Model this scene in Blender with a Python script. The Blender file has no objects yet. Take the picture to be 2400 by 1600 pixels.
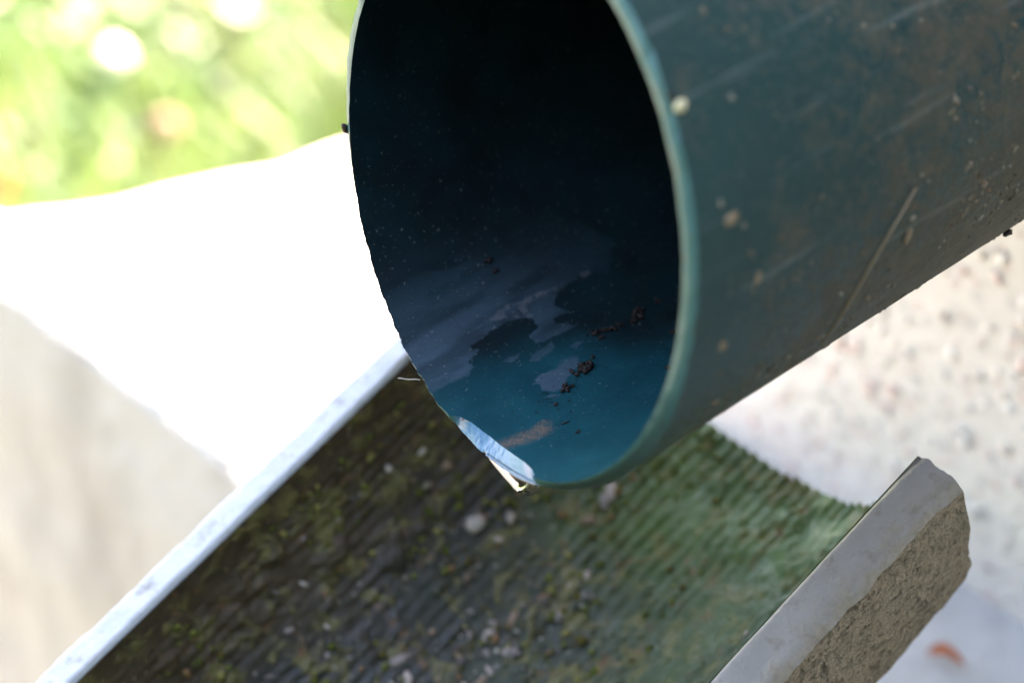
import bpy, math, random
import numpy as np
from mathutils import Matrix, Vector

S = bpy.context.scene
rng = np.random.default_rng(11)
random.seed(5)
R_ = math.radians

# ------------------------------------------------------------------ camera
cam_d = bpy.data.cameras.new('camera')
cam_d.sensor_width = 22.3; cam_d.lens = 50
cam_d.clip_start = 0.01; cam_d.clip_end = 400
cam_d.dof.use_dof = True; cam_d.dof.focus_distance = 0.390
cam_d.dof.aperture_fstop = 5.6; cam_d.dof.aperture_blades = 0
cam = bpy.data.objects.new('camera', cam_d); S.collection.objects.link(cam)
CAM = Vector((0.3873, 0.22697, 0.470))
cam.location = CAM
_f = Vector((-0.54656, -0.59647, -0.58779))
cam.rotation_euler = _f.to_track_quat('-Z', 'Y').to_euler()
S.camera = cam

# ------------------------------------------------------------------ light
SUN_TO = Vector((-0.95, -0.14, 1.05)).normalized()
elev = math.asin(SUN_TO.z); azim = math.atan2(SUN_TO.x, SUN_TO.y)
w = bpy.data.worlds.new('World'); S.world = w; w.use_nodes = True
nt = w.node_tree; nt.nodes.clear()
sky = nt.nodes.new('ShaderNodeTexSky'); sky.sky_type = 'NISHITA'; sky.sun_disc = False
sky.sun_elevation = elev; sky.sun_rotation = azim
bg = nt.nodes.new('ShaderNodeBackground'); bg.inputs[1].default_value = 0.10
wo = nt.nodes.new('ShaderNodeOutputWorld')
nt.links.new(sky.outputs[0], bg.inputs[0]); nt.links.new(bg.outputs[0], wo.inputs[0])
sun_d = bpy.data.lights.new('sun', 'SUN'); sun_d.energy = 5.0; sun_d.angle = R_(0.53)
sun_d.color = (1.0, 0.95, 0.87)
sun = bpy.data.objects.new('sun', sun_d); S.collection.objects.link(sun)
sun.location = (-3, -1, 4)
sun.rotation_euler = (-SUN_TO).to_track_quat('-Z', 'Y').to_euler()

S.view_settings.view_transform = 'Standard'; S.view_settings.look = 'None'
S.view_settings.gamma = 1.0; S.view_settings.use_curve_mapping = False
S.view_settings.exposure = 4.15
S.view_settings.use_white_balance = True
S.view_settings.white_balance_temperature = 8200
S.view_settings.white_balance_tint = 18
S.cycles.use_denoising = True
S.cycles.max_bounces = 10
S.cycles.transmission_bounces = 8
S.cycles.sample_clamp_indirect = 20

# ------------------------------------------------------------------ helpers
COL = S.collection
def link(o, parent=None):
    COL.objects.link(o)
    if parent is not None: o.parent = parent
    return o
def tag(o, label=None, cat=None, group=None, kind=None):
    if label: o['label'] = label
    if cat: o['category'] = cat
    if group: o['group'] = group
    if kind: o['kind'] = kind
    return o
def empty(name, mat4=None, loc=None):
    o = bpy.data.objects.new(name, None); o.empty_display_size = 0.02
    if mat4 is not None: o.matrix_world = mat4
    if loc is not None: o.location = loc
    COL.objects.link(o); return o
def mesh_np(verts, faces, smooth=True, cols=None, cname='col'):
    """verts (n,3) ; faces (m,k) of equal size k"""
    me = bpy.data.meshes.new('m')
    verts = np.asarray(verts, np.float32); faces = np.asarray(faces, np.int32)
    n, m, k = len(verts), len(faces), faces.shape[1]
    me.vertices.add(n); me.vertices.foreach_set('co', verts.ravel())
    me.loops.add(m * k); me.loops.foreach_set('vertex_index', faces.ravel())
    me.polygons.add(m)
    me.polygons.foreach_set('loop_start', np.arange(0, m * k, k, dtype=np.int32))
    me.polygons.foreach_set('loop_total', np.full(m, k, np.int32))
    me.polygons.foreach_set('use_smooth', np.full(m, smooth, bool))
    me.update(calc_edges=True)
    if cols is not None:
        a = me.color_attributes.new(cname, 'FLOAT_COLOR', 'POINT')
        c = np.asarray(cols, np.float32)
        if c.shape[1] == 3: c = np.c_[c, np.ones(len(c), np.float32)]
        a.data.foreach_set('color', c.ravel())
    me.validate()
    return me
def obj(name, me, mat=None, parent=None):
    o = bpy.data.objects.new(name, me)
    if mat is not None and not me.materials: me.materials.append(mat)
    return link(o, parent)
def grid_faces(a, b, wrap=False, flip=False):
    i = np.arange(a - 1)[:, None]
    if wrap:
        j = np.arange(b)[None, :]; j2 = (j + 1) % b
    else:
        j = np.arange(b - 1)[None, :]; j2 = j + 1
    f = np.stack([i * b + j, i * b + j2, (i + 1) * b + j2, (i + 1) * b + j], -1).reshape(-1, 4)
    return f[:, ::-1] if flip else f
def _h(ix, iy, iz, seed):
    n = (ix * 374761393 + iy * 668265263 + iz * 2147483647 + seed * 1274126177) & 0xffffffff
    n = ((n ^ (n >> 13)) * 1274126177) & 0xffffffff
    n = (n ^ (n >> 16)) * 2246822519 & 0xffffffff
    return ((n ^ (n >> 15)) & 0xffffff) / float(0xffffff)
def vn(p, seed=0):
    p = np.asarray(p, float); i = np.floor(p).astype(np.int64); f = p - i; f = f * f * (3 - 2 * f)
    r = 0
    for dx in (0, 1):
        for dy in (0, 1):
            for dz in (0, 1):
                wgt = (f[..., 0] if dx else 1 - f[..., 0]) * (f[..., 1] if dy else 1 - f[..., 1]) * (f[..., 2] if dz else 1 - f[..., 2])
                r = r + wgt * _h(i[..., 0] + dx, i[..., 1] + dy, i[..., 2] + dz, seed)
    return r * 2 - 1
def fbm(p, oct=4, seed=0):
    r = 0; a = 1; t = 0
    for o in range(oct):
        r = r + a * vn(np.asarray(p) * 2 ** o, seed + o * 17); t += a; a *= .5
    return r / t
def P3(a, b, c=0.0):
    return np.stack(np.broadcast_arrays(a, b, c), -1)
def in_poly(x, y, poly):
    r = np.zeros(x.shape, bool); n = len(poly)
    for k in range(n):
        x1, y1 = poly[k]; x2, y2 = poly[(k + 1) % n]
        if y1 == y2: continue
        c = ((y1 > y) != (y2 > y)) & (x < (x2 - x1) * (y - y1) / (y2 - y1) + x1)
        r ^= c
    return r
def poly_dist(x, y, poly):
    d = np.full(x.shape, 1e9); n = len(poly)
    for k in range(n):
        a = np.array(poly[k]); b = np.array(poly[(k + 1) % n]); ab = b - a; L = ab @ ab + 1e-18
        t = np.clip(((x - a[0]) * ab[0] + (y - a[1]) * ab[1]) / L, 0, 1)
        d = np.minimum(d, np.hypot(x - a[0] - t * ab[0], y - a[1] - t * ab[1]))
    return np.where(in_poly(x, y, poly), -d, d)
def sstep(a, b, x):
    t = np.clip((x - a) / (b - a), 0, 1); return t * t * (3 - 2 * t)

ICO = None
def ico():
    global ICO
    if ICO is None:
        t = (1 + 5 ** .5) / 2
        v = np.array([(-1, t, 0), (1, t, 0), (-1, -t, 0), (1, -t, 0), (0, -1, t), (0, 1, t), (0, -1, -t), (0, 1, -t), (t, 0, -1), (t, 0, 1), (-t, 0, -1), (-t, 0, 1)], float)
        v /= np.linalg.norm(v[0])
        f = np.array([(0, 11, 5), (0, 5, 1), (0, 1, 7), (0, 7, 10), (0, 10, 11), (1, 5, 9), (5, 11, 4), (11, 10, 2), (10, 7, 6), (7, 1, 8), (3, 9, 4), (3, 4, 2), (3, 2, 6), (3, 6, 8), (3, 8, 9), (4, 9, 5), (2, 4, 11), (6, 2, 10), (8, 6, 7), (9, 8, 1)])
        ICO = (v, f)
    return ICO
def ico_sub(n):
    v, f = ico(); v = v.copy(); f = f.copy()
    for _ in range(n):
        vs = list(map(tuple, v)); cache = {}; nf = []
        def mid(a, b):
            k = (min(a, b), max(a, b))
            if k not in cache:
                m = (np.array(vs[a]) + np.array(vs[b])); m /= np.linalg.norm(m); vs.append(tuple(m)); cache[k] = len(vs) - 1
            return cache[k]
        for a, b, c in f:
            x, y, z = mid(a, b), mid(b, c), mid(c, a)
            nf += [(a, x, z), (b, y, x), (c, z, y), (x, y, z)]
        v = np.array(vs); f = np.array(nf)
    return v, f
def lumps(cent, axes, scale, cols=None, jitter=.25, seed=0):
    """many squashed icosahedra joined into one mesh. cent (n,3), axes (n,3,3) columns, scale (n,3)"""
    r = np.random.default_rng(seed); v, f = ico(); n = len(cent)
    V = v[None] * (1 + jitter * r.uniform(-1, 1, (n, 12, 1)))
    V = V * scale[:, None, :]
    V = np.einsum('nij,nkj->nki', axes, V) + cent[:, None, :]
    F = f[None] + 12 * np.arange(n)[:, None, None]
    C = None if cols is None else np.repeat(cols, 12, 0)
    return mesh_np(V.reshape(-1, 3), F.reshape(-1, 3), True, C)
def rand_frames(normals, seed=0):
    r = np.random.default_rng(seed); n = len(normals)
    t = r.normal(size=(n, 3)); t -= (t * normals).sum(1)[:, None] * normals
    t /= np.linalg.norm(t, axis=1)[:, None]; b = np.cross(normals, t)
    return np.stack([t, b, normals], -1)
def blob(scale, seed, amp=.25, freq=1.6, sub=2):
    v, f = ico_sub(sub); v = v * (1 + amp * fbm(v * freq + seed * 3.7, 3, seed))[:, None] * np.array(scale)
    return mesh_np(v, f)
def tube(points, radii, n=6):
    pts = [Vector(p) for p in points]; V = []; prev = None
    for i, p in enumerate(pts):
        t = (pts[min(i + 1, len(pts) - 1)] - pts[max(i - 1, 0)]).normalized()
        if prev is None: prev = t.orthogonal().normalized()
        u = (prev - t * prev.dot(t)).normalized(); prev = u; b = t.cross(u)
        for k in range(n):
            a = 2 * math.pi * k / n; V.append(p + (u * math.cos(a) + b * math.sin(a)) * radii[i])
    F = grid_faces(len(pts), n, wrap=True)
    me = bpy.data.meshes.new('m')
    me.from_pydata([tuple(v) for v in V], [], F.tolist() + [list(range(n))[::-1], [len(V) - n + k for k in range(n)]])
    me.polygons.foreach_set('use_smooth', [True] * len(me.polygons)); me.update(); return me

# ------------------------------------------------------------------ materials
class N:
    """tiny node helper"""
    def __init__(s, name):
        s.m = bpy.data.materials.new(name); s.m.use_nodes = True; s.t = s.m.node_tree; s.t.nodes.clear()
        s.out = s.n('ShaderNodeOutputMaterial'); s.b = s.n('ShaderNodeBsdfPrincipled'); s.l(s.b.outputs[0], s.out.inputs[0])
        s.tc = s.n('ShaderNodeTexCoord')
    def n(s, t, **k):
        x = s.t.nodes.new(t)
        for a, b in k.items(): setattr(x, a, b)
        return x
    def l(s, a, b): s.t.links.new(a, b)
    def coord(s, scale=(1, 1, 1), loc=(0, 0, 0), src='Object'):
        m = s.n('ShaderNodeMapping'); m.inputs['Scale'].default_value = scale; m.inputs['Location'].default_value = loc
        s.l(s.tc.outputs[src], m.inputs[0]); return m.outputs[0]
    def noise(s, scale, detail=4, rough=.55, vec=None, dist=0):
        x = s.n('ShaderNodeTexNoise'); x.inputs['Scale'].default_value = scale; x.inputs['Detail'].default_value = detail
        x.inputs['Roughness'].default_value = rough; x.inputs['Distortion'].default_value = dist
        s.l(vec if vec is not None else s.tc.outputs['Object'], x.inputs['Vector']); return x.outputs[0]
    def voro(s, scale, feature='F1', vec=None, out='Distance', rand=1):
        x = s.n('ShaderNodeTexVoronoi', feature=feature); x.inputs['Scale'].default_value = scale; x.inputs['Randomness'].default_value = rand
        s.l(vec if vec is not None else s.tc.outputs['Object'], x.inputs['Vector']); return x.outputs[out]
    def ramp(s, fac, stops, interp='LINEAR'):
        r = s.n('ShaderNodeValToRGB'); e = r.color_ramp; e.interpolation = interp
        while len(e.elements) < len(stops): e.elements.new(.5)
        for el, (p, c) in zip(e.elements, stops):
            el.position = p; el.color = (c, c, c, 1) if isinstance(c, (int, float)) else (*c, 1)
        s.l(fac, r.inputs[0]); return r.outputs[0]
    def mix(s, fac, a, b, mode='MIX'):
        x = s.n('ShaderNodeMix', data_type='RGBA', blend_type=mode)
        for sock, v in ((x.inputs[0], fac), (x.inputs[6], a), (x.inputs[7], b)):
            if isinstance(v, (int, float)): sock.default_value = v
            elif isinstance(v, tuple): sock.default_value = (*v, 1)
            else: s.l(v, sock)
        return x.outputs[2]
    def math(s, op, a, b=None, clamp=False):
        x = s.n('ShaderNodeMath', operation=op); x.use_clamp = clamp
        for i, v in enumerate((a, b)):
            if v is None: continue
            if isinstance(v, (int, float)): x.inputs[i].default_value = v
            else: s.l(v, x.inputs[i])
        return x.outputs[0]
    def attr(s, name='col'):
        return s.n('ShaderNodeAttribute', attribute_name=name)
    def sep(s, c):
        x = s.n('ShaderNodeSeparateColor'); s.l(c, x.inputs[0]); return x.outputs
    def bump(s, h, strength=.3, dist=.001, prev=None):
        x = s.n('ShaderNodeBump'); x.inputs['Strength'].default_value = strength; x.inputs['Distance'].default_value = dist
        s.l(h, x.inputs['Height'])
        if prev is not None: s.l(prev, x.inputs['Normal'])
        return x.outputs[0]
    def fin(s, color=None, rough=None, normal=None, spec=None, **kw):
        for nm, v in (('Base Color', color), ('Roughness', rough), ('Normal', normal), ('Specular IOR Level', spec)):
            if v is None: continue
            k = s.b.inputs[nm]
            if isinstance(v, (int, float)): k.default_value = v
            elif isinstance(v, tuple): k.default_value = (*v, 1)
            else: s.l(v, k)
        for k, v in kw.items(): s.b.inputs[k.replace('_', ' ')].default_value = v
        return s.m

PVC = (0.012, 0.105, 0.125)
def mat_inner():
    m = N('pvc_inside'); at = m.attr(); c = m.sep(at.outputs['Color'])
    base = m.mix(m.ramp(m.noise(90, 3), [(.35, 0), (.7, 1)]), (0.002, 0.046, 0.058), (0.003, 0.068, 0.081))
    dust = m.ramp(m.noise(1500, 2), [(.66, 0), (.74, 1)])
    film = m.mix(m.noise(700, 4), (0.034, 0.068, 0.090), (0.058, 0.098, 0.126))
    base = m.mix(at.outputs['Alpha'], base, m.mix(m.noise(260, 4), (0.005, 0.007, 0.008), (0.010, 0.013, 0.014)))  # alpha darkens the base: interior shade put into the colour
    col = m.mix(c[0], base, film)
    col = m.mix(m.math('MULTIPLY', c[1], m.ramp(m.noise(2500, 2), [(.3, .55), (.6, 1)])), col, (0.17, 0.11, 0.08))
    col = m.mix(c[2], col, (0.012, 0.009, 0.008))
    col = m.mix(m.math('MULTIPLY', dust, .35), col, (0.25, 0.28, 0.27))
    rough = m.math('ADD', m.math('MULTIPLY', c[0], .25), .3)
    h = m.math('ADD', m.noise(900, 3), m.math('MULTIPLY', c[0], .5))
    return m.fin(col, rough, m.bump(h, .12, .0003), .28)
def mat_outer():
    m = N('pvc_outside')
    vec = m.coord((1, 1, 1))
    base = m.mix(m.ramp(m.noise(35, 4), [(.3, 0), (.7, 1)]), (0.003, 0.030, 0.029), (0.006, 0.043, 0.041))
    sx = m.n('ShaderNodeSeparateXYZ'); m.l(m.tc.outputs['Object'], sx.inputs[0])
    # more dust towards the wall end and the underside
    back = m.ramp(m.math('MULTIPLY', sx.outputs[0], -10), [(.0, .0), (.6, 1)])
    low = m.ramp(m.math('ADD', m.math('MULTIPLY', sx.outputs[2], -10), .5), [(.35, 0), (.9, 1)])
    amt = m.math('ADD', m.math('MULTIPLY', back, .55), m.math('MULTIPLY', low, .45))
    n1 = m.noise(120, 5, .6, dist=.6)
    blot = m.ramp(m.math('ADD', n1, m.math('MULTIPLY', amt, .42)), [(.60, 0), (.82, 1)])
    n2 = m.noise(620, 5, .65, dist=.5)
    fine = m.ramp(m.math('ADD', n2, m.math('MULTIPLY', amt, .34)), [(.62, 0), (.78, 1)])
    tan = m.mix(m.noise(200, 2), (0.062, 0.049, 0.029), (0.130, 0.104, 0.066))
    col = m.mix(m.math('MULTIPLY', blot, .6), base, tan)
    col = m.mix(m.math('MULTIPLY', fine, .6), col, tan)
    scuff = m.ramp(m.noise(1, 3, vec=m.coord((30, 420, 420))), [(.60, 0), (.72, 1)])
    col = m.mix(m.math('MULTIPLY', scuff, .16), col, (0.30, 0.33, 0.31))
    grn = m.math('MULTIPLY', m.ramp(m.noise(28, 3), [(.56, 0), (.7, 1)]), m.ramp(low, [(.45, 0), (.9, .8)]))
    col = m.mix(grn, col, (0.035, 0.095, 0.02))
    rough = m.math('ADD', m.math('MULTIPLY', m.math('MAXIMUM', blot, fine), .35), .34)
    h = m.math('ADD', m.math('MULTIPLY', fine, .8), m.math('MULTIPLY', m.noise(1600, 2), .3))
    return m.fin(col, rough, m.bump(h, .45, .0005), .28)
def mat_rim():
    m = N('pvc_sawn_edge'); c = m.sep(m.attr().outputs['Color'])
    col = m.mix(m.noise(140, 5, .65), (0.014, 0.075, 0.072), (0.055, 0.165, 0.165))
    streak = m.noise(1, 4, vec=m.coord((2200, 160, 900)))
    fac = m.mix(streak, (0.045, 0.145, 0.27), (0.10, 0.24, 0.40))  # facet's blue is the sky reflection put into the base colour
    col = m.mix(c[0], col, fac)
    col = m.mix(c[1], col, (0.012, 0.045, 0.042))
    col = m.mix(m.ramp(m.noise(900, 2), [(.68, 0), (.76, 1)]), col, (0.05, 0.04, 0.03))
    return m.fin(col, m.math('SUBTRACT', .42, m.math('MULTIPLY', c[0], .2)), m.bump(streak, .08, .0002), .5)
def plain(name, col, rough=.7, var=.25, scale=300, bump=.0, spec=.3):
    m = N(name); d = tuple(x * (1 - var) for x in col); u = tuple(min(1, x * (1 + var)) for x in col)
    n = m.noise(scale, 4); c = m.mix(n, d, u)
    return m.fin(c, rough, m.bump(n, bump, .0005) if bump else None, spec)
def mat_attr(name, rough=.7, spec=.3, var=.15, scale=900, trans=0):
    m = N(name); a = m.attr().outputs['Color']; n = m.noise(scale, 2)
    c = m.mix(m.math('MULTIPLY', n, var), a, (0, 0, 0))
    return m.fin(c, rough, None, spec)
def mat_liner():
    m = N('wet_mossy_fibre_cement'); c = m.sep(m.attr().outputs['Color'])   # R algae, G brown, B ridge top
    n = m.noise(160, 5, .6)
    dark = m.mix(n, (0.009, 0.0085, 0.006), (0.031, 0.028, 0.019))
    grey = m.mix(m.noise(300, 4), (0.045, 0.052, 0.04), (0.115, 0.125, 0.10))
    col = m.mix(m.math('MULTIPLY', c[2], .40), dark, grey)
    alg = m.mix(m.noise(220, 4), (0.036, 0.08, 0.014), (0.150, 0.230, 0.065))
    col = m.mix(c[0], col, alg)
    br = m.mix(m.noise(240, 4), (0.018, 0.012, 0.006), (0.085, 0.052, 0.024))
    col = m.mix(c[1], col, br)
    moss = m.ramp(m.noise(170, 4, .6, dist=.6), [(.52, 0), (.62, 1)])
    col = m.mix(m.math('MULTIPLY', moss, .7), col, m.mix(m.noise(420, 3), (0.05, 0.05, 0.012), (0.23, 0.19, 0.06)))
    spk = m.ramp(m.voro(420, vec=None), [(.12, 1), (.22, 0)])
    spk = m.math('MULTIPLY', spk, m.ramp(m.noise(60, 3), [(.42, 0), (.6, 1)]))
    col = m.mix(m.math('MULTIPLY', spk, .6), col, (0.24, 0.21, 0.16))
    rust = m.ramp(m.noise(210, 4, .6, vec=m.coord((1, 1, 1), (3, 1, 2)), dist=.4), [(.60, 0), (.70, 1)])
    col = m.mix(m.math('MULTIPLY', rust, .7), col, (0.16, 0.075, 0.03))
    h = m.math('ADD', m.noise(500, 4), m.math('MULTIPLY', moss, .6))
    return m.fin(col, m.ramp(m.noise(90, 3), [(.3, .35), (.7, .75)]), m.bump(h, .5, .0012), .4)
def mat_shell():
    m = N('weathered_fibre_cement')
    grain = m.noise(1500, 3, .7); n = m.noise(150, 5, .65)
    col = m.mix(n, (0.29, 0.21, 0.135), (0.54, 0.42, 0.28))
    col = m.mix(m.ramp(grain, [(.35, 0), (.7, 1)]), m.mix(.55, col, (0.03, 0.025, 0.018)), m.mix(.25, col, (0.34, 0.29, 0.21)))
    pit = m.math('MULTIPLY', m.ramp(m.noise(520, 4, .6, dist=.2), [(.50, 0), (.68, 1)]), m.ramp(m.noise(80, 3), [(.36, .3), (.56, 1)]))
    col = m.mix(m.math('MULTIPLY', pit, .75), col, (0.05, 0.042, 0.026))
    col = m.mix(m.ramp(m.noise(60, 3), [(.55, 0), (.75, .5)]), col, (0.05, 0.055, 0.025))
    h = m.math('SUBTRACT', m.math('MULTIPLY', grain, .7), m.math('MULTIPLY', pit, .9))
    return m.fin(col, .9, m.bump(h, .8, .0012), .15)
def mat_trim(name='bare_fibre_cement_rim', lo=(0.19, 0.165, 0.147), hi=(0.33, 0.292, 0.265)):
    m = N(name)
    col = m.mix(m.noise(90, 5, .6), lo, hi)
    col = m.mix(m.ramp(m.noise(260, 4), [(.58, 0), (.76, .7)]), col, (0.15, 0.115, 0.085))
    e = m.sep(m.attr().outputs['Color'])[0]; gr = m.noise(700, 4, .7)
    worn = m.ramp(m.math('ADD', e, m.math('MULTIPLY', m.math('SUBTRACT', m.noise(240, 5, .7), .5), 1.3)), [(.60, 0), (1.0, 1)])
    col = m.mix(m.math('MULTIPLY', worn, .92), col, m.mix(gr, (0.12, 0.09, 0.06), (0.34, 0.28, 0.20)))
    return m.fin(col, .55, m.bump(m.math('ADD', m.noise(900, 4), m.math('MULTIPLY', worn, m.math('MULTIPLY', gr, 1.5))), .4, .0006), .4)
def mat_concrete():
    m = N('cast_concrete')
    st = m.noise(1, 4, vec=m.coord((16, 24, 14)))
    col = m.mix(m.noise(14, 5, .6), (0.38, 0.37, 0.35), (0.52, 0.51, 0.49))
    col = m.mix(m.ramp(st, [(.50, 0), (.70, .55)]), col, (0.24, 0.22, 0.20))
    col = m.mix(m.ramp(m.noise(40, 3), [(.62, 0), (.75, .5)]), col, (0.22, 0.20, 0.17))
    return m.fin(col, .9, m.bump(m.noise(120, 5), .4, .004), .2)
def mat_render():
    m = N('lime_render_bed')
    col = m.mix(m.noise(60, 4), (0.68, 0.645, 0.63), (0.76, 0.725, 0.71))
    v = m.voro(260, out='Color'); sv = m.sep(v)
    chip = m.ramp(sv[0], [(.0, (0.62, 0.60, 0.57)), (.55, (0.70, 0.67, 0.64)), (.7, (0.55, 0.42, 0.39)), (.85, (0.46, 0.46, 0.47)), (1, (0.72, 0.70, 0.66))], 'CONSTANT')
    col = m.mix(m.ramp(m.voro(260), [(.35, .45), (.6, 0)]), col, chip)
    return m.fin(col, .85, m.bump(m.noise(300, 3), .25, .001), .25)
def mat_lawn():
    m = N('lawn_soil')
    col = m.mix(m.noise(6, 5, .6), (0.09, 0.15, 0.04), (0.14, 0.20, 0.06))
    col = m.mix(m.ramp(m.noise(25, 4), [(.6, 0), (.75, .7)]), col, (0.09, 0.065, 0.04))
    return m.fin(col, .95, None, .1)
def mat_leaf(name='grass_blades'):
    m = N(name); a = m.attr().outputs['Color']
    m.fin(a, .45, None, .4)
    tr = m.n('ShaderNodeBsdfTranslucent'); m.l(m.mix(1.0, a, (1.0, 1.0, .55), 'MULTIPLY'), tr.inputs[0])
    mx = m.n('ShaderNodeMixShader'); mx.inputs[0].default_value = .4
    m.l(m.b.outputs[0], mx.inputs[1]); m.l(tr.outputs[0], mx.inputs[2]); m.l(mx.outputs[0], m.out.inputs[0])
    return m.m
def mat_water():
    m = N('clear_water'); return m.fin((1, 1, 1), 0.0, None, .5, Transmission_Weight=1.0, IOR=1.333)

M_IN, M_OUT, M_RIM = mat_inner(), mat_outer(), mat_rim()
M_LINER, M_SHELL, M_TRIM = mat_liner(), mat_shell(), mat_trim()
M_TRIM_SKY = mat_trim('sky_lit_rim', (0.33, 0.345, 0.36), (0.48, 0.50, 0.52))  # far rim: sky brightness put into a paler, bluer copy of the rim colour
M_CONC, M_RENDER, M_LAWN = mat_concrete(), mat_render(), mat_lawn()
M_LEAF, M_WATER = mat_leaf(), mat_water()
M_DIRT = plain('dark_dirt', (0.022, 0.013, 0.010), .55, .5, 1500, .5)
M_CRUST = mat_attr('dried_mud', .85)
M_STRAW = plain('dry_straw', (0.20, 0.15, 0.095), .55, .2, 200)

# ------------------------------------------------------------------ terrace, ground, house wall
TZ = 0.100                   # terrace top
GZ = -0.33                   # lawn level
gm = mesh_np([(-90, -90, GZ), (90, -90, GZ), (90, 90, GZ), (-90, 90, GZ)], [(0, 1, 2, 3)], False)
lawn = obj('lawn', gm, M_LAWN); tag(lawn, kind='structure')

pv = mesh_np([(.07, -6, GZ + .006), (1.75, -6, GZ + .006), (1.75, 6, GZ + .006), (.07, 6, GZ + .006)], [(0, 1, 2, 3)], False)
tag(obj('bounce_strip', pv, plain('bounce_concrete', (.17, .158, .14), .9, .2, 12)), kind='structure')  # added unseen strip, bounces neutral light onto the wall and ledge side
def terrace():
    t = empty('concrete_terrace', loc=(0, 0, 0))
    tag(t, 'pale concrete ledge with sunlit white top and shaded beige side, left of the pipe', 'terrace')
    FX = 0.1305
    # top: rows along y, columns along x ; far edge slightly skewed and crumbly
    ny, nx = 260, 60
    xs = np.concatenate([np.linspace(-1.6, -.15, 12)[:-1], np.linspace(-.15, FX, nx)])
    FARX = [-1.6, -.0257, .0078, .0189, .0328, .0504, .0691, .083, .0986, .1117, .14]; FARY = [-.237, -.257, -.262, -.2633, -.263, -.2706, -.2783, -.2811, -.2878, -.2959, -.380]
    yfar = np.interp(xs, FARX, FARY)
    yfar = yfar + .0016 * fbm(P3(xs * 70, 0.3), 3, 5)
    V = np.linspace(0, 1, ny) ** 1.6
    y = yfar[None, :] + (2.2 - yfar[None, :]) * V[:, None]
    x = np.broadcast_to(xs, y.shape).copy()
    edge = sstep(FX - .012, FX, x)
    x = x + edge * (.0007 * fbm(P3(y * 70, 1.7), 3, 9))
    z = TZ + .0012 * fbm(P3(x * 30, y * 30), 3, 2) - .006 * sstep(FX - .006, FX, x) - .005 * sstep(.99, 1, 1 - (y - yfar[None, :]) / 2.5) * 0
    top = np.stack([x, y, z], -1)
    obj('top_surface', mesh_np(top.reshape(-1, 3), grid_faces(*y.shape)[:, ::-1]), M_CONC, t)
    # front side
    e = top[:, -1, :]; rows = []
    nz = 40
    for k in range(nz):
        f = k / (nz - 1); zz = e[:, 2] * (1 - f) + (GZ - .02) * f
        xx = e[:, 0] + (.004 * min(1, k / 3)) + .003 * fbm(P3(e[:, 1] * 20, zz * 20), 3, 21) * min(1, k / 3)
        rows.append(np.stack([xx, e[:, 1], zz], -1))
    obj('front_face', mesh_np(np.array(rows).reshape(-1, 3), grid_faces(nz, len(e))[:, ::-1]), M_CONC, t)
    e = top[0]; rows = []
    for k in range(20):
        f = k / 19; zz = e[:, 2] * (1 - f) + (GZ - .02) * f
        rows.append(np.stack([e[:, 0], e[:, 1] - .003 * min(1, k / 2) + .003 * fbm(P3(e[:, 0] * 20, zz * 20), 2, 33) * min(1, k / 2), zz], -1))
    obj('end_face', mesh_np(np.array(rows).reshape(-1, 3), grid_faces(20, len(e))), M_CONC, t)
terrace()

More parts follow.
